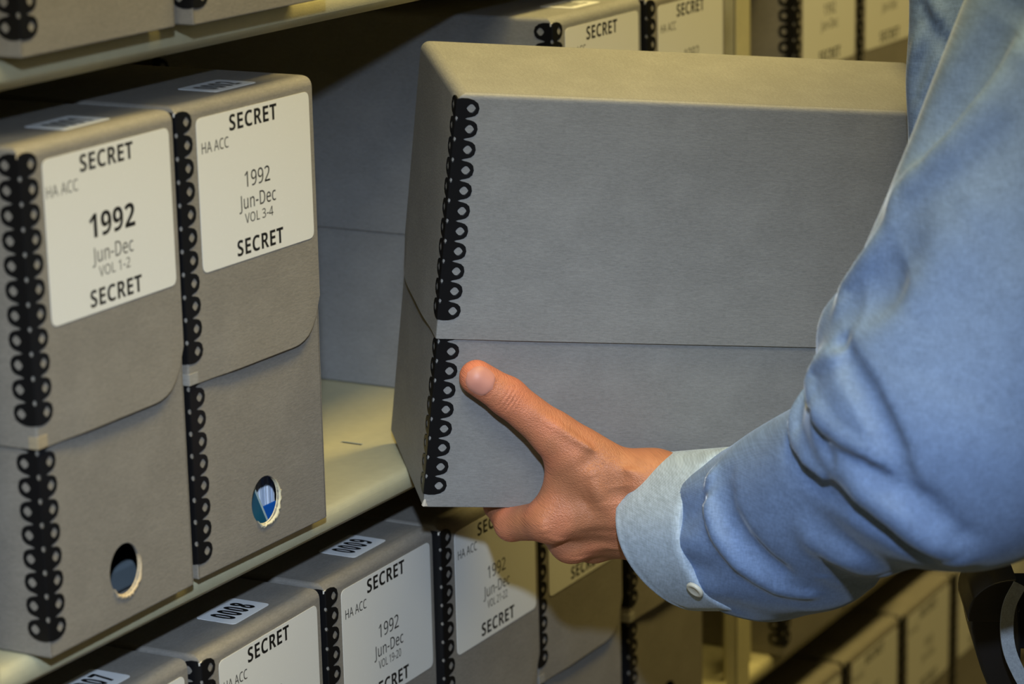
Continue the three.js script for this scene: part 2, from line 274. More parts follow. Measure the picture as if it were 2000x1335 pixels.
function labelMaterial(year, months, volume, bold, seed) {
  const S = 5600, c = canvas(Math.round(LW * S), Math.round(LH * S)), x = c.getContext('2d'), r = rng(seed);
  x.fillStyle = '#dfded8'; x.fillRect(0, 0, c.width, c.height);
  for (let i = 0; i < 900; i++) { const k = 222 + r() * 24 | 0; x.fillStyle = `rgba(${k},${k},${k - 4},0.25)`; x.fillRect(r() * c.width, r() * c.height, 1 + r() * 5, 1 + r() * 3); }
  fit(x, 'SECRET', 0.0290, 0.0745, 0.0064, 0.0088, true, S);
  fit(x, 'HA ACC', bold ? 0.001 : 0.0032, bold ? 0.0275 : 0.0285, 0.0166, 0.0058, false, S, bold ? '#5a5a5a' : '#262626');
  if (bold) fit(x, year, 0.0335, 0.0735, 0.0395, 0.0122, true, S); else fit(x, year, 0.0405, 0.0660, 0.0392, 0.0088, false, S);
  fit(x, months, 0.0362, 0.0705, bold ? 0.0545 : 0.0517, 0.0077, false, S, bold ? '#4a4a4a' : '#1c1c1c');
  if (volume) fit(x, volume, 0.0402, 0.0672, bold ? 0.0632 : 0.0607, 0.0055, false, S, bold ? '#555' : '#202020');
  fit(x, 'SECRET', 0.0312, 0.0760, 0.0760, 0.0088, true, S);
  return canvasMaterial(c, 0.5);
}
function numberMaterial(str) { const S = 6000, c = canvas(Math.round(0.0385 * S), Math.round(0.027 * S)), x = c.getContext('2d'); x.fillStyle = '#e4e5e4'; x.fillRect(0, 0, c.width, c.height); [...str].forEach((ch, k) => { for (const o of [-0.0003, 0, 0.0003]) fit(x, ch, 0.0060 + o + k * 0.0069, 0.0116 + o + k * 0.0069, 0.0135 + o * 0.5, 0.0158, true, S, '#0a0a0a'); }); return canvasMaterial(c, 0.5); }

const LID = lidGeometry(), BODY = bodyGeometry(true), BODY_PLAIN = bodyGeometry(false);
const UPPER_F = metalEdge(0.1272, 11, false, 0, 0, false), UPPER_B = metalEdge(0.1272, 11, false, 0, -BD, true);
const LOWER_F = metalEdge(0.0143, 9, true, INSET, 0, false), LOWER_B = metalEdge(0.0143, 9, true, INSET, -BD, true);
const CORNER_TAB = (() => { // pale folded paper where the flap turns the corner
  return join([slab(-0.0002, 0.0075, FLAP + 0.0003, FLAP + 0.0066, 0.0001, 0.0005, 0.00015), slab(-0.0006, -0.0002, FLAP + 0.0003, FLAP + 0.0066, -0.005, 0.0004, 0.00015)]);
})();
const CORNER_CHIP = (() => { // pale chip where the folded top corner has rubbed through, pointing down to the metal edge
  const g = new THREE.ConeGeometry(0.0021, 0.0085, 9, 3); g.rotateX(Math.PI); const p = g.attributes.position; for (let i = 0; i < p.count; i++) { const k = 1 + 0.35 * noise3(p.getX(i) * 900, p.getY(i) * 500, p.getZ(i) * 900); p.setX(i, p.getX(i) * k); p.setZ(i, p.getZ(i) * k); } g.computeVertexNormals(); return boxUV(g);
})();
function archiveBox(label, mat, o = {}) {
  const t = thing('archive_box', label, 'box', null, o.group);
  part('body', BODY, mat, t); part('lid', LID, mat, t);
  part('metal_edge', UPPER_F, BLACK_METAL, t); part('metal_edge', LOWER_F, BLACK_METAL, t);
  part('metal_edge', UPPER_B, BLACK_METAL, t); part('metal_edge', LOWER_B, BLACK_METAL, t);
  part('corner_tab', CORNER_TAB, o.tab || mat, t);
  const corner = part('worn_corner', CORNER_CHIP, o.corner || TORN_WHITE, t, 'pale rubbed board at the top corner'); corner.position.set(0.0012, 0.2525, -0.0014);
  if (o.label) { const l = part('label', LABEL_GEO, o.label, t); l.position.set(0.0172, 0.1678, 0.00002); }
  if (o.number) { const l = part('number_sticker', NUMBER_GEO, o.number, t); l.position.set(0.0525, BH, -0.0115); }
  return t;
}
function put(t, x, y, z, yaw = 0) { t.position.copy(V(x, y + 0.0008, z)); t.rotation.y = yaw; return t; }
function like(src, label, o = {}) {
  const t = src.clone(); t.name = numbered('archive_box'); scene.add(t); t.userData = { label, category: 'box' }; if (o.group) t.userData.group = o.group;
  for (const c of [...t.children]) {
    if (c.name === 'label') { if (o.label) c.material = o.label; else if (o.label === null) t.remove(c); }
    if (c.name === 'number_sticker') { if (o.number) c.material = o.number; else t.remove(c); }
    if (c.name === 'body' && o.plain) c.geometry = BODY_PLAIN;
    if (['body', 'lid', 'corner_tab'].includes(c.name) && o.mat) c.material = o.mat;
  }
  return t;
}
const g2 = 'archive boxes on the middle shelf', g3 = 'archive boxes on the lower shelf', g1 = 'archive boxes on the upper shelf';
const TAB_TAN = board(0.40, 0.33, 0.22), TAB_PALE = board(0.34, 0.325, 0.295);
const YEAR = '1992', MON = 'Jun-Dec';
const box1 = put(archiveBox('grey archive box with bold 1992 and VOL 1-2 on its label', BOARD, { label: labelMaterial(YEAR, MON, 'VOL 1-2', true, 1), number: numberMaterial('0001'), tab: TAB_TAN, corner: EDGE, seed: 3, group: g2 }), -0.0019, 0, 0.0025, 0.0179);
const box2 = put(archiveBox('grey archive box labelled VOL 3-4 with a blue folder showing in its hole', BOARD, { label: labelMaterial(YEAR, MON, 'VOL 3-4', false, 2), number: numberMaterial('0002'), tab: TAB_PALE, seed: 4, group: g2 }), 0.1315, 0, -0.0021, -0.0121);
const box8 = put(like(box2, 'grey archive box with sticker 0008 on its top, lower shelf', { group: g3, number: numberMaterial('0008'), label: labelMaterial(YEAR, MON, 'VOL 17-18', false, 3) }), 0.1402, -0.308, -0.0105, 0.0375);
put(like(box2, 'grey archive box with sticker 0007 on its top, lowest at left', { group: g3, number: numberMaterial('0007'), label: labelMaterial(YEAR, MON, 'VOL 15-16', false, 9) }), 0.009, -0.308, -0.013, 0.03);
put(like(box2, 'grey archive box labelled VOL 19-20 with sticker 0009', { group: g3, number: numberMaterial('0009'), label: labelMaterial(YEAR, MON, 'VOL 19-20', false, 4) }), 0.2724, -0.308, -0.0146, 0.0135);
put(like(box2, 'grey archive box labelled VOL 21-22 under the held box', { group: g3, label: labelMaterial(YEAR, MON, 'VOL 21-22', false, 5) }), 0.4000, -0.308, -0.0107, 0);
put(like(box2, 'shadowed archive box right of VOL 21-22, half behind the hand', { group: g3, label: labelMaterial(YEAR, MON, 'VOL 23-24', false, 6) }), 0.5275, -0.308, -0.012, 0);
put(like(box2, 'shadowed archive box below the shirt cuff, beside the shelf post', { group: g3, label: labelMaterial(YEAR, MON, '', false, 7) }), 0.667, -0.308, -0.0128, 0);
put(like(box2, 'grey archive box just behind the top edge of the held box', { group: g2, mat: BOARD_NEW, number: numberMaterial('0005'), label: labelMaterial(YEAR, MON, '', false, 8) }), 0.529, 0, 0.007, 0);
put(like(box2, 'grey archive box left of the shelf post, at the row end', { group: g2, label: labelMaterial(YEAR, MON, '', false, 10) }), 0.6595, 0, 0.010, 0);
put(like(box2, 'grey archive box on the upper shelf, cut by the left edge', { plain: true, group: g1, label: labelMaterial(YEAR, MON, '', false, 11) }), -0.0005, 0.303, 0.0075, 0.012);
put(like(box2, 'grey archive box on the upper shelf, second from the left', { plain: true, group: g1 }), 0.133, 0.303, 0.012, 0);
// the next bay, out of focus
const far = labelMaterial(YEAR, MON, '', false, 12);
put(like(box2, 'blurred archive box first right of the shelf post, level with held box', { plain: true, label: far, group: g2 }), 0.936, 0, 0.0, 0);
put(like(box2, 'blurred archive box second right of the shelf post, against the blue shirt', { plain: true, label: far, group: g2 }), 1.066, 0, 0.0, 0);
put(like(box2, 'blurred dark archive box under the forearm, right of the post', { plain: true, label: far, group: g3 }), 0.920, -0.308, 0.0, 0);
put(like(box2, 'blurred archive box in shade below the elbow, second from the post', { plain: true, label: far, group: g3 }), 1.052, -0.308, 0.0, 0);
const g4 = 'archive boxes on the bottom shelf';
put(like(box2, 'blurred archive box on the bottom shelf, nearest the post', { plain: true, label: far, group: g4 }), 0.915, -0.614, 0.0, 0);
put(like(box2, 'blurred archive box on the bottom shelf, second from the post', { plain: true, label: far, group: g4 }), 1.048, -0.614, 0.0, 0);
put(like(box2, 'blurred archive box on the bottom shelf with a whole label showing', { plain: true, label: far, group: g4 }), 1.181, -0.614, 0.0, 0);
put(like(box2, 'blurred archive box on the bottom shelf behind the belt pouch', { plain: true, label: far, group: g4 }), 1.314, -0.614, 0.0, 0);
put(like(box2, 'blurred archive box on the bottom shelf, rightmost by the trousers', { plain: true, label: far, group: g4 }), 1.447, -0.614, 0.0, 0);
// torn finger holes: raw board curling out of the rim, and what lies behind
function tornRim(a0, a1, wide, seed) {
  const r = rng(seed), rows = [], n = 40, z = -INSET;
  const jag = Array.from({ length: n + 1 }, (_, i) => 0.6 + 0.8 * r());
  for (let k = 0; k <= 3; k++) rows.push(Array.from({ length: n + 1 }, (_, i) => { const t = i / n, a = a0 + (a1 - a0) * t, w = wide * Math.pow(Math.sin(Math.PI * t), 0.8) * jag[i] * k / 3, e = 1 - 0.04; return [0.0668 + (0.0132 * e + w) * Math.cos(a), 0.0275 + (0.0140 * e + w) * Math.sin(a), z + 0.0009 * Math.sin(Math.PI * Math.min(1, k / 3 * 1.02)) + 0.0001 - (k === 0 ? 0.0012 : 0)]; }));
  const g = grid(rows); if (g.attributes.normal.getZ(60) < 0) flip(g); return boxUVsmooth(g);
}
part('torn_rim', tornRim(-2.5, 0.35, 0.0034, 21), EDGE, box1, 'tan torn board round the finger hole');
part('torn_rim', tornRim(-2.3, 0.9, 0.0040, 22), std(0.66, 0.60, 0.42, { roughness: 0.9 }), box2, 'cream torn board round the finger hole');
{ // inside the second box
  const at = (t, x, y, z) => { t.position.copy(new THREE.Vector3(x, y, z).applyAxisAngle(new THREE.Vector3(0, 1, 0), -0.0121)).add(V(0.1315, 0, -0.0021)); t.rotation.y = -0.0121; return t; };
  const pages = at(thing('document_stack', 'stack of white pages standing inside the VOL 3-4 box, seen through its hole', 'papers'), 0.074, 0.0032, -0.155);
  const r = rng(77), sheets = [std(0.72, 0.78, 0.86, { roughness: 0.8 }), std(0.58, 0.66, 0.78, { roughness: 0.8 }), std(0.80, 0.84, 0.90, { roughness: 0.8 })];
  const list = [[], [], []]; let x = -0.022; while (x < 0.026) { const w = 0.0006 + r() * 0.0011; list[r() * 3 | 0].push(slab(x, x + w * 0.92, 0.0, 0.215, -0.135, 0.135 + r() * 0.0022, 0)); x += w; }
  list.forEach((l, i) => part('page_bundle', join(l), sheets[i], pages));
  const binder = at(thing('folder', 'bright blue folder edge low inside the VOL 3-4 box hole', 'folder'), 0.076, 0.0032, -0.0115);
  part('cover', slab(-0.024, 0.026, 0.0, 0.0165, -0.0012, 0, 0.0004), std(0.01, 0.13, 0.52, { roughness: 0.5 }), binder);
  const teal = at(thing('folder', 'dark teal folder leaning at the left inside the VOL 3-4 box hole', 'folder'), 0.0660, 0.0032, -0.0095);
  const sh = new THREE.Shape([[-0.012, 0], [0.0165, 0], [-0.001, 0.034], [-0.012, 0.05]].map((p) => new THREE.Vector2(...p)));
  part('cover', boxUV(new THREE.ExtrudeGeometry(sh, { depth: 0.0008, bevelEnabled: false })), std(0.012, 0.10, 0.16, { roughness: 0.5 }), teal);
  part('edge', slab(-0.0006, 0.0006, 0, 0.036, 0, 0.0012, 0.0002).rotateZ(0.475).translate(0.0164, 0, 0), std(0.45, 0.55, 0.52, { roughness: 0.7 }), teal, 'pale folder edge');
  const f1 = thing('folder', 'grey blue folder lying low inside the VOL 1-2 box, seen through its hole', 'folder', V(0.062, 0.0032, -0.03)); f1.rotation.y = 0.0179;
  part('cover', slab(-0.045, 0.05, 0, 0.0150, -0.25, 0.006, 0.003), std(0.11, 0.135, 0.15, { roughness: 0.7 }), f1);
}
// the box in the man's hand: its long flap side faces the camera
const HU = new THREE.Vector3(0.654209, -0.093612, 0.750498), HV = new THREE.Vector3(-0.029065, 0.988466, 0.14863), HN = new THREE.Vector3(-0.755755, -0.119049, 0.643942);
const HC = V(0.316528, -0.005967, 0.026800);       // its near lower left corner
const held = like(box2, 'clean grey archive box held out in front of the shelf by the hand', { mat: BOARD_NEW, label: null });
held.scale.setScalar(0.984); held.position.copy(HC).addScaledVector(HU, BD * 0.984);
held.quaternion.setFromRotationMatrix(new THREE.Matrix4().makeBasis(HN.clone().negate(), HV, HU));
{ const chip = part('worn_corner', CORNER_CHIP, std(0.50, 0.47, 0.41, { roughness: 0.9 }), held, 'crumpled pale lower corner'); chip.rotation.x = Math.PI; chip.scale.set(0.9, 0.75, 0.9); chip.position.set(0.0022, 0.0042, -BD + 0.0026); }
//@HELD

//@PERSON
// ------------------------------------------------------------------ distance fields and their skin
const v3 = (a) => [a[0], a[1], a[2]];
function cone(px, py, pz, a, b, ra, rb) {
  const bx = b[0] - a[0], by = b[1] - a[1], bz = b[2] - a[2], qx = px - a[0], qy = py - a[1], qz = pz - a[2];
  let t = (qx * bx + qy * by + qz * bz) / (bx * bx + by * by + bz * bz + 1e-12); t = t < 0 ? 0 : t > 1 ? 1 : t;
  const x = qx - bx * t, y = qy - by * t, z = qz - bz * t;
  return Math.sqrt(x * x + y * y + z * z) - (ra + (rb - ra) * t);
}
const smin = (a, b, k) => { const h = Math.max(k - Math.abs(a - b), 0) / k; return Math.min(a, b) - h * h * k * 0.25; };
function ridge(list) { // raised (or, with a minus, sunk) soft lines along polylines: [height mm, half width mm, points]
  const items = list.map(([amp, w, pts]) => { const c = [0, 1, 2].map((k) => pts.reduce((s, p) => s + p[k], 0) / pts.length); const r = Math.max(...pts.map((p) => Math.hypot(p[0] - c[0], p[1] - c[1], p[2] - c[2]))); return { A: amp / 1000, w: w / 1000, pts, c, R: (r + 3 * w / 1000) ** 2 }; });
  return (x, y, z) => {
    let s = 0;
    for (const o of items) {
      const dx = x - o.c[0], dy = y - o.c[1], dz = z - o.c[2]; if (dx * dx + dy * dy + dz * dz > o.R) continue;
      let best = 1e9, bt = 0; const n = o.pts.length - 1;
      for (let i = 0; i < n; i++) { const a = o.pts[i], b = o.pts[i + 1], bx = b[0] - a[0], by = b[1] - a[1], bz = b[2] - a[2]; let t = ((x - a[0]) * bx + (y - a[1]) * by + (z - a[2]) * bz) / (bx * bx + by * by + bz * bz); t = t < 0 ? 0 : t > 1 ? 1 : t; const ex = x - a[0] - bx * t, ey = y - a[1] - by * t, ez = z - a[2] - bz * t, d = ex * ex + ey * ey + ez * ez; if (d < best) { best = d; bt = (i + t) / n; } }
      const taper = 0.35 + 0.65 * Math.sin(Math.PI * clamp(bt, 0.06, 0.94));
      s += o.A * taper * Math.exp(-best / (o.w * o.w));
    }
    return s;
  };
}
function skin(f, lo, hi, h) { // surface nets over the field f, only near its surface
  const n = [0, 1, 2].map((k) => Math.ceil((hi[k] - lo[k]) / h) + 1), B = 8, val = new Float32Array(n[0] * n[1] * n[2]).fill(1);
  const at = (i, j, k) => (k * n[1] + j) * n[0] + i;
  for (let bk = 0; bk < n[2]; bk += B) for (let bj = 0; bj < n[1]; bj += B) for (let bi = 0; bi < n[0]; bi += B) {
    const c = f(lo[0] + (bi + B / 2) * h, lo[1] + (bj + B / 2) * h, lo[2] + (bk + B / 2) * h), far = Math.abs(c) > B * h * 1.35 + 0.012;
    for (let k = bk; k < Math.min(bk + B, n[2]); k++) for (let j = bj; j < Math.min(bj + B, n[1]); j++) for (let i = bi; i < Math.min(bi + B, n[0]); i++) val[at(i, j, k)] = far ? c : f(lo[0] + i * h, lo[1] + j * h, lo[2] + k * h);
  }
  const id = new Int32Array(val.length).fill(-1), pos = [], idx = [];
  const cx = [0, 1, 0, 1, 0, 1, 0, 1], cy = [0, 0, 1, 1, 0, 0, 1, 1], cz = [0, 0, 0, 0, 1, 1, 1, 1], ed = [[0, 1], [2, 3], [4, 5], [6, 7], [0, 2], [1, 3], [4, 6], [5, 7], [0, 4], [1, 5], [2, 6], [3, 7]];
  for (let k = 0; k + 1 < n[2]; k++) for (let j = 0; j + 1 < n[1]; j++) for (let i = 0; i + 1 < n[0]; i++) {
    let m = 0; const q = at(i, j, k);
    const g = [val[q], val[q + 1], val[q + n[0]], val[q + n[0] + 1], val[q + n[0] * n[1]], val[q + n[0] * n[1] + 1], val[q + n[0] * n[1] + n[0]], val[q + n[0] * n[1] + n[0] + 1]];
    for (let c = 0; c < 8; c++) if (g[c] < 0) m |= 1 << c;
    if (m === 0 || m === 255) continue;
    let x = 0, y = 0, z = 0, s = 0;
    for (const [a, b] of ed) if ((g[a] < 0) !== (g[b] < 0)) { const t = g[a] / (g[a] - g[b]); x += cx[a] + (cx[b] - cx[a]) * t; y += cy[a] + (cy[b] - cy[a]) * t; z += cz[a] + (cz[b] - cz[a]) * t; s++; }
    id[q] = pos.length / 3; pos.push(lo[0] + (i + x / s) * h, lo[1] + (j + y / s) * h, lo[2] + (k + z / s) * h);
  }
  const X = 1, Y = n[0], Z = n[0] * n[1];
  for (let k = 1; k + 1 < n[2]; k++) for (let j = 1; j + 1 < n[1]; j++) for (let i = 1; i + 1 < n[0]; i++) {
    const q = at(i, j, k), a = val[q] < 0;
    for (const [d, e, g] of [[X, Y, Z], [Y, Z, X], [Z, X, Y]]) {
      if (a === (val[q + d] < 0)) continue;
      const p0 = id[q - e - g], p1 = id[q - g], p2 = id[q], p3 = id[q - e];
      if (p0 < 0 || p1 < 0 || p2 < 0 || p3 < 0) continue;
      if (a) idx.push(p0, p1, p2, p0, p2, p3); else idx.push(p0, p2, p1, p0, p3, p2);
    }
  }
  const nrm = new Float32Array(pos.length), e = h * 0.5;
  for (let i = 0; i < pos.length; i += 3) { const x = pos[i], y = pos[i + 1], z = pos[i + 2]; let a = f(x + e, y, z) - f(x - e, y, z), b = f(x, y + e, z) - f(x, y - e, z), c = f(x, y, z + e) - f(x, y, z - e); const l = Math.hypot(a, b, c) || 1; nrm[i] = a / l; nrm[i + 1] = b / l; nrm[i + 2] = c / l; }
  const g = new THREE.BufferGeometry(); g.setAttribute('position', new THREE.Float32BufferAttribute(pos, 3)); g.setAttribute('normal', new THREE.BufferAttribute(nrm, 3)); g.setIndex(idx);
  return g;
}
function planarUV(g, ux, uy) { const p = g.attributes.position, uv = new Float32Array(p.count * 2); for (let i = 0; i < p.count; i++) { const x = p.getX(i), y = p.getY(i), z = p.getZ(i); uv[2 * i] = x * ux[0] + y * ux[1] + z * ux[2]; uv[2 * i + 1] = x * uy[0] + y * uy[1] + z * uy[2]; } g.setAttribute('uv', new THREE.BufferAttribute(uv, 2)); return g; }
const add3 = (a, b, s = 1) => [a[0] + b[0] * s, a[1] + b[1] * s, a[2] + b[2] * s], mid3 = (a, b, t = 0.5) => a.map((q, k) => q + (b[k] - q) * t), dot3 = (a, b) => a[0] * b[0] + a[1] * b[1] + a[2] * b[2];
const unit3 = (a) => { const l = Math.hypot(...a); return a.map((q) => q / l); }, cross3 = (a, b) => [a[1] * b[2] - a[2] * b[1], a[2] * b[0] - a[0] * b[2], a[0] * b[1] - a[1] * b[0]];

// ------------------------------------------------------------------ the man: he faces the shelf, his left side to the camera
// all points below are in shelf metres (y from the middle shelf)
const FW = [-0.4352, 0, -0.9003], RT = [0.9003, 0, -0.4352], MID = [0.618, 0, 0.416];
const bp = (f, r, y) => [MID[0] + FW[0] * f + RT[0] * r, y, MID[2] + FW[2] * f + RT[2] * r];
const hc = [HC.x, HC.y - H, HC.z], hu = HU.toArray(), hv = HV.toArray(), hn = HN.toArray();
const boxPt = (u, v, n) => [0, 1, 2].map((k) => hc[k] + hu[k] * u + hv[k] * v + hn[k] * n);
const toBox = (x, y, z) => { const d = [x - hc[0], y - hc[1], z - hc[2]]; return [dot3(d, hu), dot3(d, hv), dot3(d, hn)]; };
const ARM = { C0: [0.3797, -0.0195, 0.1700], C1: [0.3574, -0.0057, 0.2139], E: [0.2746, 0.0909, 0.3818], E2: [0.2776, 0.1044, 0.3804], S: [0.4014, 0.3434, 0.4603], ax: [-0.435, 0.2689, 0.8594], btn: [0.3201, -0.0280, 0.2088] };
const SR = bp(0.04, 0.19, 0.341), ER = bp(0.02, 0.30, 0.075), WR = boxPt(0.275, 0.03, -0.175);
const person = thing('person', 'man in a light blue dress shirt and dark trousers holding out a grey box', 'person', new THREE.Vector3(MID[0], 0, MID[2]));
const atBase = (g) => { g.translate(-MID[0], H, -MID[2]); return g; };

// the hand that holds the box, in the box's own axes (along it, up, out of its face)
const K = { thumb: [[0.1130, 0.0345, 0.0335, 0.0165], [0.0725, 0.0560, 0.0195, 0.0128], [0.0435, 0.0768, 0.0120, 0.0112], [0.0243, 0.0878, 0.0098, 0.0103]],
  index: [[0.0735, 0.0035, 0.0245, 0.0132], [0.0565, -0.0100, 0.000, 0.0100], [0.0535, -0.0096, -0.027, 0.0086], [0.0520, -0.0088, -0.047, 0.0076]],
  middle: [[0.0905, -0.0140, 0.0155, 0.0128], [0.0740, -0.0108, -0.020, 0.0096], [0.0675, -0.0096, -0.049, 0.0087], [0.0655, -0.0088, -0.070, 0.0077]],
  ring: [[0.1070, -0.0190, 0.006, 0.0120], [0.0905, -0.0102, -0.027, 0.0092], [0.0868, -0.0092, -0.053, 0.0083], [0.0850, -0.0085, -0.074, 0.0074]],
  little: [[0.1205, -0.0190, -0.001, 0.0108], [0.1085, -0.0092, -0.022, 0.0081], [0.1050, -0.0083, -0.042, 0.0073], [0.1035, -0.0075, -0.058, 0.0066]] };
const WRIST_A = [0.1310, 0.0305, 0.0370], WRIST_B = [0.1330, 0.0020, 0.0270], FORE_A = [0.1560, 0.0260, 0.0480], FORE_B = [0.1580, -0.0010, 0.0410];
const tax = unit3([K.thumb[3][0] - K.thumb[2][0], K.thumb[3][1] - K.thumb[2][1], K.thumb[3][2] - K.thumb[2][2]]);
const tN = unit3(add3([0, 0.16, 1], tax, -dot3([0, 0.16, 1], tax))), tB = cross3(tax, tN);
const around = (c, ax, N, B, r, a0, a1, n = 5) => Array.from({ length: n + 1 }, (_, i) => { const a = a0 + (a1 - a0) * i / n; return add3(add3(c, N, r * Math.cos(a)), B, r * Math.sin(a)); });
const ipc = K.thumb[2];
const handLines = ridge([
  ...[-0.0052, -0.0028, -0.0006, 0.0017, 0.0044].map((o, i) => [-0.75 + 0.2 * Math.abs(i - 2), 0.8, around(add3(ipc, tax, o), tax, tN, tB, 0.0116, -0.75 + 0.1 * (i % 2), 0.75 - 0.12 * (i % 3))]),
  [-0.5, 1.6, around(add3(K.thumb[3], tax, -0.0098), tax, tN, tB, 0.0112, -0.9, 0.9)],                         // fold behind the nail
  [2.25, 3.2, [[0.126, 0.040, 0.052], [0.104, 0.050, 0.049], [0.078, 0.062, 0.034], [0.058, 0.072, 0.024]]],        // thumb tendon
  [1.95, 3.4, [[0.128, 0.018, 0.053], [0.104, 0.010, 0.044], [0.083, 0.005, 0.038]]],                             // tendon to the first knuckle
  [1.95, 3.4, [[0.128, 0.002, 0.047], [0.112, -0.006, 0.037], [0.097, -0.012, 0.030]]],
  [2.0, 5.0, [[0.0775, 0.0000, 0.0370], [0.0762, -0.0055, 0.0345]]], [1.8, 5.0, [[0.0925, -0.0160, 0.0280], [0.0940, -0.0205, 0.0250]]],
  [-3.6, 6.5, [[0.1066, 0.0365, 0.0500], [0.1095, 0.0258, 0.0520]]], [2.6, 5.0, [[0.0906, 0.0396, 0.0450], [0.0975, 0.0240, 0.0470]]], [1.8, 3.2, [[0.0668, 0.0051, 0.0360], [0.0690, 0.0010, 0.0355]]], [-1.8, 5.0, [[0.0948, 0.0528, 0.0420], [0.0832, 0.0419, 0.0360]]], [-0.8, 0.9, [[0.0843, 0.0682, 0.0300], [0.0855, 0.0620, 0.0370], [0.0866, 0.0560, 0.0420]]], [-2.40, 5.0, [[0.0905, 0.0040, 0.0440], [0.1060, 0.0080, 0.0480]]], [-3.30, 6.0, [[0.118, 0.028, 0.056], [0.126, 0.020, 0.056]]], [-1.80, 4, [[0.0860, 0.0300, 0.0330], [0.0940, 0.0180, 0.0400]]],
  [1.35, 1.6, [[0.118, 0.004, 0.049], [0.108, 0.013, 0.046], [0.096, 0.021, 0.040]]], [1.20, 1.5, [[0.122, -0.007, 0.042], [0.106, -0.008, 0.036]]],
  [-0.5, 1.0, [[0.0735, 0.069, 0.027], [0.079, 0.058, 0.0335], [0.081, 0.050, 0.034]]], [-0.5, 1.0, [[0.0955, 0.0525, 0.040], [0.098, 0.043, 0.0455]]],
]);
function handField(u, v, n) {
  let t = 1e9;
  const T = K.thumb; t = cone(u, v, n, T[2], T[3], T[2][3], T[3][3]); t = smin(t, cone(u, v, n, T[1], T[2], T[1][3], T[2][3]), 0.004); t = smin(t, cone(u, v, n, T[0], T[1], T[0][3], T[1][3]), 0.006);
  let palm = cone(u, v, n, WRIST_A, WRIST_B, 0.0205, 0.0195);
  palm = smin(palm, cone(u, v, n, WRIST_A, FORE_A, 0.0205, 0.022), 0.012); palm = smin(palm, cone(u, v, n, WRIST_B, FORE_B, 0.0195, 0.022), 0.012);
  const hubs = [[0.128, 0.020, 0.035], [0.130, 0.010, 0.031], [0.131, 0.002, 0.026], [0.131, -0.003, 0.021]], names = ['index', 'middle', 'ring', 'little'];
  let fingers = 1e9;
  for (let i = 0; i < 4; i++) {
    const F = K[names[i]]; palm = smin(palm, cone(u, v, n, hubs[i], F[0], 0.0145, F[0][3] * 0.98), 0.010);
    let f = cone(u, v, n, F[0], F[1], F[0][3] * 0.93, F[1][3]); f = smin(f, cone(u, v, n, F[1], F[2], F[1][3], F[2][3]), 0.003); f = smin(f, cone(u, v, n, F[2], F[3], F[2][3], F[3][3]), 0.002);
    fingers = Math.min(fingers, f);
  }
  let d = smin(palm, fingers, 0.006);
  d = smin(d, t, 0.010);
  d = smin(d, cone(u, v, n, [0.0850, 0.0385, 0.022], [0.0865, 0.0140, 0.0255], 0.0105, 0.0110), 0.012);                // web between thumb and first finger
  d = smin(d, cone(u, v, n, [0.0850, 0.0440, 0.024], [0.1120, 0.0180, 0.0330], 0.0125, 0.0150), 0.012);
  d = smin(d, cone(u, v, n, [0.0820, 0.0420, 0.020], [0.0775, 0.0110, 0.0225], 0.0105, 0.0110), 0.008);
  d -= handLines(u, v, n);
  const inside = Math.max(-v, n + 0.0013);                   // the box itself: the skin lies flat on it
  return Math.max(d, -inside + 0.0002);
}
const handLo = [0.028 - 0.02, -0.036, -0.085], handHi = [0.172, 0.105, 0.075];
const handGeo = skin(handField, handLo, handHi, 0.00115);
{ const p = handGeo.attributes.position, q = handGeo.attributes.normal, M = new THREE.Matrix4().makeBasis(HU, HV, HN); planarUV(handGeo, [1, 0, -0.35], [0, 1, 0.15]);
  const col = new Float32Array(p.count * 3), joints = [[K.thumb[3], 0.018, 1], [K.thumb[2], 0.018, 0.75], [K.thumb[1], 0.02, 0.5], [K.index[0], 0.014, 0.7], [K.middle[0], 0.013, 0.7], [K.index[1], 0.013, 0.9], [[0.118, 0.012, 0.05], 0.012, 0.5]];
  for (let i = 0; i < p.count; i++) { const a = [p.getX(i), p.getY(i), p.getZ(i)]; let red = 0; for (const [c, w, s] of joints) { const d = Math.hypot(a[0] - c[0], a[1] - c[1], a[2] - c[2]); red = Math.max(red, s * Math.exp(-((d / w) ** 2))); }
    const m = noise3(a[0] * 160, a[1] * 160, a[2] * 160) * 0.5 + noise3(a[0] * 420, a[1] * 420, a[2] * 420) * 0.3, k = 1 + 0.13 * m; red = clamp(red + 0.22 * noise3(a[0] * 90 + 7, a[1] * 90, a[2] * 90), 0, 1);
    col[3 * i] = (0.46 + 0.26 * red) * k; col[3 * i + 1] = (0.180 + 0.040 * red) * k; col[3 * i + 2] = (0.088 + 0.032 * red) * k; }
  handGeo.setAttribute('color', new THREE.BufferAttribute(col, 3));
  handGeo.applyMatrix4(M); handGeo.translate(hc[0], hc[1], hc[2]);
}
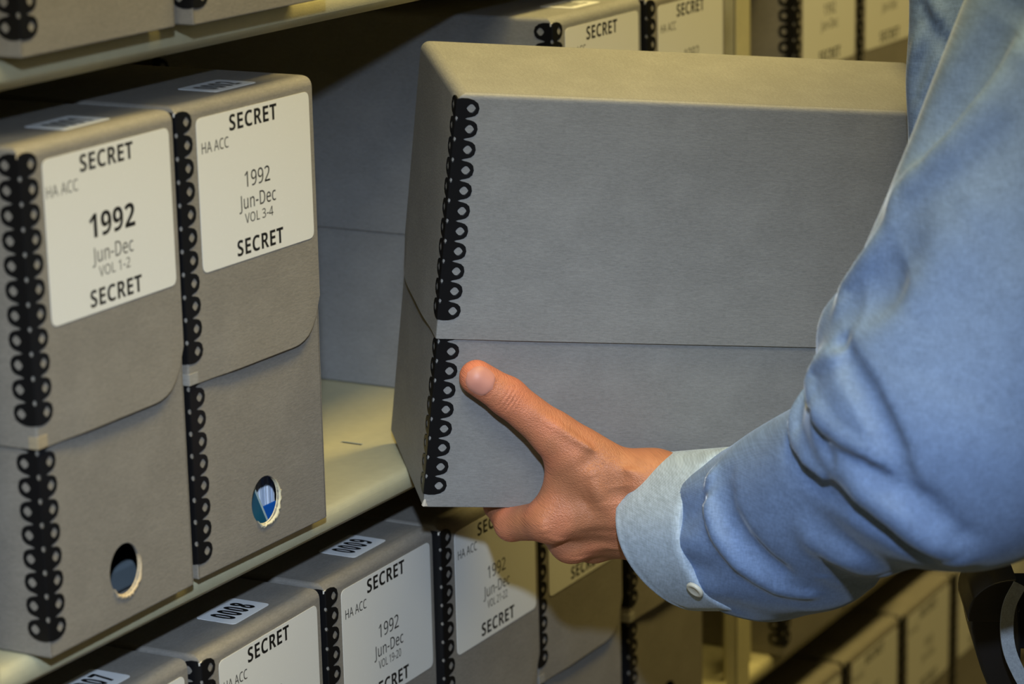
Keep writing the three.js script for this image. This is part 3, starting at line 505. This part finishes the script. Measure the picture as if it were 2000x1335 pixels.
// the rest of the body, mostly under clothes and out of the picture
const FA = boxPt(0.157, 0.011, 0.047), HEAD = bp(0.085, 0, 0.535), hipY = -0.16;
function bodyField(x, y, z) {
  let d = cone(x, y, z, bp(0.02, -0.075, 0.22), bp(0.045, 0.075, 0.22), 0.10, 0.10);
  d = smin(d, cone(x, y, z, bp(0.02, -0.06, 0.05), bp(0.035, 0.06, 0.05), 0.098, 0.098), 0.08); d = smin(d, cone(x, y, z, bp(0, -0.07, hipY + 0.03), bp(-0.03, 0.07, hipY + 0.03), 0.096, 0.096), 0.08);
  d = smin(d, cone(x, y, z, ARM.S, bp(0.03, 0, 0.345), 0.055, 0.07), 0.04); d = smin(d, cone(x, y, z, SR, bp(0.03, 0, 0.345), 0.055, 0.07), 0.04);
  d = smin(d, cone(x, y, z, bp(0.03, 0, 0.36), bp(0.06, 0, 0.45), 0.058, 0.055), 0.03);
  d = smin(d, cone(x, y, z, ARM.S, ARM.E, 0.054, 0.042), 0.03); d = smin(d, cone(x, y, z, ARM.E, FA, 0.042, 0.030), 0.02);
  d = smin(d, cone(x, y, z, SR, ER, 0.054, 0.042), 0.03); d = smin(d, cone(x, y, z, ER, WR, 0.042, 0.027), 0.02);
  let hand = cone(x, y, z, WR, boxPt(0.225, 0.01, -0.148), 0.026, 0.022);
  for (let i = 0; i < 4; i++) { const a = boxPt(0.205 + i * 0.019, 0.012, -0.143), b = boxPt(0.203 + i * 0.019, -0.0105, -0.128 + 0.005 * i), c = boxPt(0.2 + i * 0.019, -0.0105, -0.085); hand = smin(hand, cone(x, y, z, boxPt(0.235, 0.01, -0.150), a, 0.016, 0.011), 0.01); hand = smin(hand, Math.min(cone(x, y, z, a, b, 0.0105, 0.009), cone(x, y, z, b, c, 0.009, 0.008)), 0.004); }
  hand = smin(hand, cone(x, y, z, boxPt(0.245, 0.03, -0.150), boxPt(0.215, 0.075, -0.139), 0.014, 0.0105), 0.01);
  d = smin(d, hand, 0.012);
  for (const s of [-1, 1]) { const hip = bp(-0.02 - 0.014 * s, s * 0.085, hipY), knee = bp(0.03, s * 0.10, -0.60), ankle = bp(-0.01, s * 0.11, -1.02); d = smin(d, cone(x, y, z, hip, knee, 0.088, 0.056), 0.04); d = smin(d, cone(x, y, z, knee, ankle, 0.056, 0.036), 0.03); d = smin(d, cone(x, y, z, add3(ankle, [0, -0.03, 0]), add3(ankle, FW, 0.15).map((q, k) => (k === 1 ? -1.07 : q)), 0.034, 0.026), 0.02); }
  // head: skull, jaw, brow, nose, lips, chin, ears
  const hp = (f, r, u) => [HEAD[0] + FW[0] * (f * 0.94 + u * 0.3) + RT[0] * r, HEAD[1] + u * 0.95 - f * 0.30, HEAD[2] + FW[2] * (f * 0.94 + u * 0.3) + RT[2] * r];
  let h = cone(x, y, z, hp(-0.03, 0, 0.03), hp(0.02, 0, 0.035), 0.078, 0.074); h = smin(h, cone(x, y, z, hp(0.035, -0.02, -0.06), hp(0.035, 0.02, -0.06), 0.046, 0.046), 0.04); h = smin(h, cone(x, y, z, hp(0.065, 0, -0.088), hp(0.06, 0, -0.08), 0.02, 0.02), 0.025);
  h = smin(h, cone(x, y, z, hp(0.088, -0.03, 0.03), hp(0.088, 0.03, 0.03), 0.011, 0.011), 0.015); h = smin(h, cone(x, y, z, hp(0.092, 0, 0.02), hp(0.112, 0, -0.018), 0.008, 0.012), 0.012);
  h = smin(h, cone(x, y, z, hp(0.088, -0.018, -0.046), hp(0.088, 0.018, -0.046), 0.007, 0.007), 0.006);
  for (const s of [-1, 1]) { h = Math.max(h, -cone(x, y, z, hp(0.105, s * 0.032, 0.006), hp(0.1, s * 0.032, 0.006), 0.013, 0.013)); h = smin(h, cone(x, y, z, hp(0.082, s * 0.032, 0.006), hp(0.081, s * 0.032, 0.006), 0.013, 0.013), 0.004); h = smin(h, cone(x, y, z, hp(-0.012, s * 0.078, 0.018), hp(-0.005, s * 0.075, -0.025), 0.014, 0.009), 0.006); }
  d = smin(d, h, 0.03);
  const q = toBox(x, y, z), inBox = Math.max(-q[0], q[0] - BD, -q[1], q[1] - BH, q[2], -BW - q[2]);
  return Math.max(d, -inBox);
}
const bodyGeo = skin(bodyField, [0.18, -1.10, -0.02], [1.02, 0.70, 0.80], 0.010);
{ planarUV(bodyGeo, [0.48, 0, 0.87], [0, 1, 0]); const n = bodyGeo.attributes.position.count, c = new Float32Array(n * 3); for (let i = 0; i < n; i++) { c[3 * i] = 0.52; c[3 * i + 1] = 0.22; c[3 * i + 2] = 0.122; } bodyGeo.setAttribute('color', new THREE.BufferAttribute(c, 3)); }
const SKIN = new THREE.MeshPhysicalMaterial({ color: 0xffffff, vertexColors: true, roughness: 0.5, bumpMap: rep(skinBump, 12), bumpScale: 0.0006, specularIntensity: 0.8 });
const body = part('body', atBase(mergeGeometries([handGeo, bodyGeo])), SKIN, person);
{ // thumb nail, laid on the skin
  const rows = [], tip = K.thumb[3];
  for (let i = 0; i <= 12; i++) { const r = []; for (let j = 0; j <= 14; j++) {
    const t = i / 12, w = Math.sqrt(Math.max(0, 1 - Math.pow(Math.abs(t * 2 - 1), 3.2))) * 0.9 + 0.1 * (1 - Math.abs(2 * t - 1)), th = (j / 14 * 2 - 1) * 0.92 * w, c = add3(tip, tax, -0.0092 + t * 0.0172);
    const dir = add3(add3([0, 0, 0], tN, Math.cos(th)), tB, Math.sin(th)); let s = 0.02; for (let m = 0; m < 40; m++) { const p = add3(c, dir, s); s -= handField(p[0], p[1], p[2]) * 0.7; }
    const edge = Math.min(1, (1 - Math.abs(j / 7 - 1)) * 4, Math.min(t, 1 - t) * 8), p = add3(c, dir, s + 0.00005 + 0.0005 * edge); r.push(boxPt(p[0], p[1], p[2])); } rows.push(r); }
  const g = grid(rows); if (g.attributes.normal.getX(90) * hn[0] + g.attributes.normal.getY(90) * hn[1] + g.attributes.normal.getZ(90) * hn[2] < 0) flip(g);
  part('thumb_nail', atBase(g), new THREE.MeshPhysicalMaterial({ color: new THREE.Color().setRGB(0.60, 0.25, 0.185), roughness: 0.5, clearcoat: 0.12, clearcoatRoughness: 0.4 }), body, 'short clean thumb nail');
}
// shirt: torso and sleeves with their folds
const shirtFolds = ridge([
  [8.72, 5.4, [[0.3118, 0.0462, 0.2165], [0.2981, 0.0265, 0.2224], [0.2951, 0.0118, 0.2312], [0.2961, -0.0030, 0.2450], [0.3010, -0.0138, 0.2657], [0.3040, -0.0158, 0.2814]]],
  [-8.6, 8.5, [[0.2961, 0.0432, 0.2312], [0.2892, 0.0246, 0.2381], [0.2872, 0.0118, 0.2509], [0.2882, 0.0010, 0.2716]]],
  [-7.82, 4, [[0.3059, 0.0187, 0.2096], [0.3020, 0.0324, 0.2184], [0.3030, 0.0472, 0.2253]]],
  [10, 5.4, [[0.2912, 0.1003, 0.2853], [0.2745, 0.0924, 0.2873], [0.2597, 0.0836, 0.2932], [0.2410, 0.0787, 0.3079], [0.2292, 0.0737, 0.3207]]],
  [-10.3, 8.5, [[0.2617, 0.0777, 0.2902], [0.2430, 0.0678, 0.3089], [0.2243, 0.0639, 0.3335], [0.2174, 0.0550, 0.3591], [0.2243, 0.0432, 0.3748]]],
  [-6.26, 4.8, [[0.2322, 0.1141, 0.3178], [0.2292, 0.1013, 0.3178], [0.2184, 0.0895, 0.3306]]],
  [11.3, 5.4, [[0.2302, 0.1396, 0.3306], [0.2489, 0.1278, 0.3119], [0.2489, 0.1190, 0.3079], [0.2253, 0.1091, 0.3217], [0.2135, 0.1032, 0.3355], [0.2037, 0.0973, 0.3542], [0.2007, 0.0885, 0.3699]]],
  [-14.1, 5.6, [[0.2361, 0.1436, 0.3286], [0.2194, 0.1367, 0.3404], [0.2086, 0.1278, 0.3532], [0.2017, 0.1141, 0.3650], [0.1997, 0.1023, 0.3729], [0.1997, 0.0924, 0.3758]]],
  [-10.3, 8.5, [[0.2135, 0.1003, 0.3345], [0.2046, 0.0924, 0.3542], [0.2017, 0.0846, 0.3699], [0.2037, 0.0737, 0.3866], [0.2135, 0.0580, 0.3994]]],
  [11.5, 12, [[0.2076, 0.0767, 0.3542], [0.2066, 0.0678, 0.3738], [0.2145, 0.0531, 0.3886], [0.2253, 0.0432, 0.3945]]],
  [11.5, 12, [[0.2617, 0.0285, 0.3060], [0.2627, 0.0236, 0.3247], [0.2823, 0.0108, 0.3306]]],
  [4.69, 4, [[0.2902, 0.0010, 0.2981], [0.3413, -0.0187, 0.3040]]],
  [13.8, 12, [[0.2735, 0.2862, 0.4083], [0.2666, 0.2655, 0.3974], [0.2627, 0.2439, 0.3788], [0.2656, 0.2262, 0.3581], [0.2656, 0.2154, 0.3502]]],
  [-17.3, 14, [[0.2912, 0.3068, 0.3955], [0.2804, 0.2695, 0.3748], [0.2715, 0.2370, 0.3601]]],
  [-13.8, 16, [[0.2450, 0.1632, 0.3335], [0.2381, 0.1741, 0.3493], [0.2381, 0.1888, 0.3640]]],
  [6.26, 8, [[0.2636, 0.1583, 0.3197], [0.2705, 0.1652, 0.3197], [0.2597, 0.1839, 0.3345], [0.2587, 0.2016, 0.3473]]],
  [4.5, 20, [[0.2410, 0.2144, 0.3955], [0.2332, 0.1878, 0.3748], [0.2253, 0.1652, 0.3620]]],
  [-5, 4, [[0.4338, 0.2911, 0.2952], [0.4299, 0.2803, 0.3030], [0.4279, 0.2695, 0.3109]]],
  [4, 5, [[0.4328, 0.2931, 0.3001], [0.4299, 0.2793, 0.3089]]],
  [-4, 4, [[0.4289, 0.2763, 0.3020], [0.4259, 0.2576, 0.2981], [0.4240, 0.2409, 0.2952]]],
  [3, 5, [[0.4299, 0.2773, 0.2961], [0.4289, 0.2596, 0.2922]]],
  [-3, 4, [[0.4240, 0.2527, 0.3079], [0.4200, 0.2390, 0.3040], [0.4181, 0.2242, 0.3020]]],
]);
const EU = unit3(cross3(ARM.ax, [0, 1, 0])), EV = cross3(ARM.ax, EU);
function sleeveLeft(x, y, z) {
  const q = [x - ARM.C1[0], y - ARM.C1[1], z - ARM.C1[2]], along = dot3(q, ARM.ax);
  let d = Math.max(cone(x, y, z, ARM.C1, ARM.E, 0.0430, 0.060), -(along + 0.010));
  d = smin(d, cone(x, y, z, [0.3667, -0.0221, 0.2306], [0.3477, -0.0044, 0.2706], 0.029, 0.031), 0.04);
  d = Math.max(d, -(along + 0.010));
  let a = cone(x, y, z, ARM.E2, ARM.S, 0.0785, 0.099); a = smin(a, Math.hypot(x - 0.2885, y - 0.1385, z - 0.3108) - 0.012, 0.03);
  d = smin(d, a, 0.024);
  if (along > -0.02 && along < 0.07 && d < 0.03) { const th = Math.atan2(dot3(q, EV), dot3(q, EU)); d -= 0.0018 * Math.cos(7 * th + 1.3 * Math.sin(2 * th)) * Math.exp(-((along - 0.012) ** 2) / 0.0005); }
  return d;
}
function torso(x, y, z) {
  let d = smin(cone(x, y, z, bp(0.02, -0.09, 0.24), bp(0.063, 0.09, 0.24), 0.115, 0.115), cone(x, y, z, bp(0.02, -0.09, 0.08), bp(0.063, 0.09, 0.08), 0.116, 0.116), 0.08);
  d = smin(d, cone(x, y, z, bp(0.005, -0.075, -0.01), bp(-0.012, 0.075, -0.01), 0.112, 0.112), 0.05);
  d = smin(d, cone(x, y, z, [0.4600, 0.3145, 0.3003], [0.4330, 0.1991, 0.3100], 0.0225, 0.0215), 0.03);             // loose cloth below the armpit
  return Math.max(d, -0.082 - y);
}
function shirtField(x, y, z) {
  let d = torso(x, y, z);
  d = smin(d, cone(x, y, z, ARM.S, bp(0.03, 0, 0.335), 0.075, 0.085), 0.04); d = smin(d, cone(x, y, z, SR, bp(0.03, 0, 0.335), 0.075, 0.085), 0.04);
  d = smin(d, sleeveLeft(x, y, z), 0.02);
  let r = smin(cone(x, y, z, SR, ER, 0.085, 0.066), cone(x, y, z, ER, mid3(ER, WR, 0.84), 0.064, 0.044), 0.03);
  d = smin(d, r, 0.02);
  d -= shirtFolds(x, y, z) + 0.0012 * noise3(x * 28, y * 28, z * 28);
  d = Math.max(d, -cone(x, y, z, bp(0.045, 0, 0.40), bp(0.06, 0, 0.5), 0.062, 0.07));
  const q = toBox(x, y, z), inBox = Math.max(-q[0], q[0] - BD, -q[1], q[1] - BH, q[2], -BW - q[2]);
  return Math.max(d, 0.0015 - inBox);
}
const shirtGeo = skin(shirtField, [0.16, -0.10, 0.0], [1.04, 0.47, 0.66], 0.0034);
planarUV(shirtGeo, [0.48, 0, 0.87], [0, 1, 0]);
const SHIRT = new THREE.MeshPhysicalMaterial({ color: new THREE.Color().setRGB(0.205, 0.30, 0.53), roughness: 0.8, map: rep(weaveTex, 9), bumpMap: rep(weaveBump, 14), bumpScale: 0.00012, sheen: 0.8, sheenRoughness: 0.45, sheenColor: new THREE.Color(0.85, 0.9, 1.0) });
const CUFFM = SHIRT.clone(); CUFFM.color.setRGB(0.50, 0.59, 0.72);
const shirt = part('shirt', atBase(shirtGeo), SHIRT, person);
{ // cuff: a stiff band round the wrist, open at the hand
  const rows = [], N = 72, L = 0.057, prof = [];
  const R = (s, th) => 0.0468 + 0.0006 * Math.sin(2 * th + 1) + 0.0005 * Math.sin(5 * th + 2) + 0.002 * Math.exp(-(((th + 1.9) / 0.5) ** 2));
  for (let i = 0; i <= 3; i++) prof.push([0.004 + 0.02 * (3 - i) / 3, -0.0024]);
  prof.push([0.0012, -0.0024], [0, -0.0016], [-0.0002, -0.0008], [0.0008, 0]);
  for (let i = 1; i <= 20; i++) { const s = i / 20 * L; prof.push([s, (Math.abs(s - 0.0056) < 0.0015 ? -0.0004 : 0) + (s > L - 0.0015 ? -0.0008 : 0)]); }
  prof.push([L + 0.0006, -0.002], [L + 0.0002, -0.005]);
  for (const [s, o] of prof) { const r = []; for (let j = 0; j < N; j++) { const th = j / N * Math.PI * 2 - Math.PI, rr = R(s, th) + o; r.push([0, 1, 2].map((k) => ARM.C0[k] + ARM.ax[k] * (s + 0.002 - 0.017 * Math.max(0, 1 - s / L) * (Math.cos(th) * EU[1] + Math.sin(th) * EV[1])) + rr * (Math.cos(th) * EU[k] + Math.sin(th) * EV[k]))); } rows.push(r); }
  const g = grid(rows, true); planarUV(g, [0.48, 0, 0.87], [0, 1, 0]);
  { const p = g.attributes.position, q = g.attributes.normal, m = N * 14 + 5, c = add3(ARM.C0, ARM.ax, 0.02); if ((p.getX(m) - c[0]) * q.getX(m) + (p.getY(m) - c[1]) * q.getY(m) + (p.getZ(m) - c[2]) * q.getZ(m) < 0) flip(g); }
  const cuff = part('cuff', atBase(g), CUFFM, shirt, 'pale stitched shirt cuff');
  // shirt button on the cuff's underside edge
  const B = ARM.btn, axis = unit3(add3(B, ARM.C0, -1).map((q, k) => q - ARM.ax[k] * dot3(add3(B, ARM.C0, -1), ARM.ax)));
  const bt = new THREE.LatheGeometry([[0, 0.0016], [0.0026, 0.0014], [0.0036, 0.0022], [0.0050, 0.0021], [0.0055, 0.0012], [0.0052, 0]].map((p) => new THREE.Vector2(...p)), 28);
  bt.applyQuaternion(new THREE.Quaternion().setFromUnitVectors(new THREE.Vector3(0, 1, 0), new THREE.Vector3(...axis)));
  const s = dot3(add3(B, ARM.C0, -1), ARM.ax), on = add3(add3(ARM.C0, ARM.ax, s), axis, 0.0470); bt.translate(on[0], on[1], on[2]);
  part('button', atBase(bt), std(0.62, 0.6, 0.5, { roughness: 0.35 }), shirt, 'small pale shirt button');
  const col = new THREE.TorusGeometry(0.066, 0.016, 10, 40); col.scale(1, 1.0, 1.5); col.rotateX(Math.PI / 2); col.rotateZ(0.18); col.translate(...bp(0.045, 0, 0.395));
  part('collar', atBase(col), SHIRT, shirt);
}
// trousers, belt, shoes, hair
function trouserField(x, y, z) {
  let d = cone(x, y, z, bp(0.004, -0.072, -0.10), bp(-0.034, 0.072, -0.10), 0.108, 0.108); d = smin(d, cone(x, y, z, bp(-0.006, -0.072, -0.18), bp(-0.040, 0.072, -0.18), 0.112, 0.112), 0.05);
  for (const s of [-1, 1]) { const hip = bp(-0.026 - 0.014 * s, s * 0.088, -0.17), knee = bp(0.01, s * 0.10, -0.60), ankle = bp(-0.005, s * 0.11, -1.04); d = smin(d, cone(x, y, z, hip, knee, 0.104, 0.078), 0.04); d = smin(d, cone(x, y, z, knee, ankle, 0.078, 0.066), 0.03); }
  d -= 0.002 * noise3(x * 22, y * 14, z * 22);
  return Math.max(d, y + 0.045, -1.075 - y);
}
const trouserGeo = skin(trouserField, [0.30, -1.10, 0.15], [0.95, 0.0, 0.70], 0.007); planarUV(trouserGeo, [0.48, 0, 0.87], [0, 1, 0]);
const TROUSER = std(0.085, 0.095, 0.11, { roughness: 0.9, map: rep(weaveTex, 6), bumpMap: rep(weaveBump, 10), bumpScale: 0.0002 });
const trousers = part('trousers', atBase(trouserGeo), TROUSER, person);
const beltGeo = skin((x, y, z) => Math.max(cone(x, y, z, bp(0.004, -0.072, -0.08), bp(-0.034, 0.072, -0.08), 0.1115, 0.1115), Math.abs(y + 0.078) - 0.016), [0.36, -0.11, 0.2], [0.9, -0.05, 0.64], 0.004);
part('belt', atBase(beltGeo), std(0.02, 0.017, 0.015, { roughness: 0.4 }), trousers);
{ // grey woven strap curving down below the belt
  const pts = [[0.44, -0.0432, 0.3576], [0.4345, -0.0546, 0.3535], [0.4307, -0.0676, 0.3533], [0.4287, -0.0806, 0.356], [0.4284, -0.0923, 0.3614], [0.429, -0.104, 0.3683]].map((p) => new THREE.Vector3(...p)), cv = new THREE.CatmullRomCurve3(pts), rows = [];
  for (let i = 0; i <= 40; i++) { const p = cv.getPoint(i / 40), t = cv.getTangent(i / 40), w = new THREE.Vector3(0.49, 0.0, 0.87).cross(t).cross(t).normalize(), n = w.clone().cross(t).normalize(); rows.push([[-1, 0.5], [1, 0.5], [1, -0.5], [-1, -0.5]].map(([a, b]) => p.clone().addScaledVector(w, a * 0.0038).addScaledVector(n, b * 0.0016).toArray())); }
  const g = grid(rows, true).toNonIndexed(); g.computeVertexNormals(); part('strip', atBase(boxUV(g)), std(0.42, 0.44, 0.46, { roughness: 0.85, map: rep(weaveTex, 20), side: THREE.DoubleSide }), trousers, 'grey woven strap');
}
for (const s of [-1, 1]) { const a = bp(-0.03, s * 0.11, -1.06), b = bp(0.16, s * 0.118, -1.07); const g = skin((x, y, z) => Math.max(smin(cone(x, y, z, a, b, 0.044, 0.038), cone(x, y, z, a, [a[0], -1.02, a[2]], 0.045, 0.047), 0.03), -1.0995 - y), [0.3, -1.102, 0.1], [0.95, -0.96, 0.65], 0.006); part('shoe', atBase(g), std(0.02, 0.016, 0.013, { roughness: 0.35 }), person); }
{ const hp = (f, r, u) => [HEAD[0] + FW[0] * (f * 0.94 + u * 0.3) + RT[0] * r, HEAD[1] + u * 0.95 - f * 0.30, HEAD[2] + FW[2] * (f * 0.94 + u * 0.3) + RT[2] * r];
  const g = skin((x, y, z) => Math.max(cone(x, y, z, hp(-0.034, 0, 0.034), hp(0.016, 0, 0.042), 0.086, 0.080) + 0.002 * noise3(x * 90, y * 90, z * 90), -cone(x, y, z, hp(0.09, 0, -0.02), hp(0.16, 0, -0.03), 0.085, 0.1), -cone(x, y, z, hp(0.0, -0.1, -0.05), hp(0.0, 0.1, -0.05), 0.06, 0.06)), [0.4, 0.4, 0.1], [0.85, 0.72, 0.6], 0.006);
  part('hair', atBase(g), std(0.05, 0.035, 0.025, { roughness: 0.7 }), person); }
{ // small black belt pouch
  const base = bp(0.135, -0.088, -0.118), t = thing('belt_pouch', 'small black belt pouch with a shiny flap edge at his waist', 'pouch', new THREE.Vector3(base[0], base[1] + H, base[2]));
  t.rotation.y = Math.atan2(FW[0], FW[2]); const lea = std(0.012, 0.010, 0.009, { roughness: 0.38 });
  // local: z away from the belt, x across, y up
  const s = new THREE.Shape(); s.moveTo(-0.004, 0); s.lineTo(0.006, 0.0005); s.bezierCurveTo(0.012, 0.012, 0.0185, 0.032, 0.0195, 0.050); s.lineTo(-0.006, 0.050); s.bezierCurveTo(-0.008, 0.03, -0.007, 0.012, -0.004, 0);
  const b = new THREE.ExtrudeGeometry(s, { depth: 0.052, bevelEnabled: true, bevelSize: 0.002, bevelThickness: 0.003, bevelSegments: 3, curveSegments: 12 }); b.translate(0, 0, -0.026); b.rotateY(-Math.PI / 2);
  part('body', boxUV(toCreasedNormals(b, 0.7)), lea, t);
  const f = new THREE.Shape(); f.moveTo(0.0215, 0.0465); f.bezierCurveTo(0.023, 0.060, 0.012, 0.070, -0.004, 0.0705); f.lineTo(-0.006, 0.0465);
  const fl = new THREE.ExtrudeGeometry(f, { depth: 0.056, bevelEnabled: true, bevelSize: 0.0012, bevelThickness: 0.002, bevelSegments: 3, curveSegments: 12 }); fl.translate(0, 0, -0.028); fl.rotateY(-Math.PI / 2);
  const flap = part('flap', boxUV(toCreasedNormals(fl, 0.7)), lea, t);
  part('metal_trim', slab(-0.029, 0.029, 0.0452, 0.0468, 0.012, 0.0228, 0.0006), std(0.6, 0.58, 0.52, { metalness: 1, roughness: 0.25 }), flap, 'bright metal edge');
  part('clip', slab(-0.012, 0.012, 0.022, 0.062, -0.0175, -0.0075, 0.0012), BLACK_METAL, t);
}
//@END

renderer.render(scene, camera);
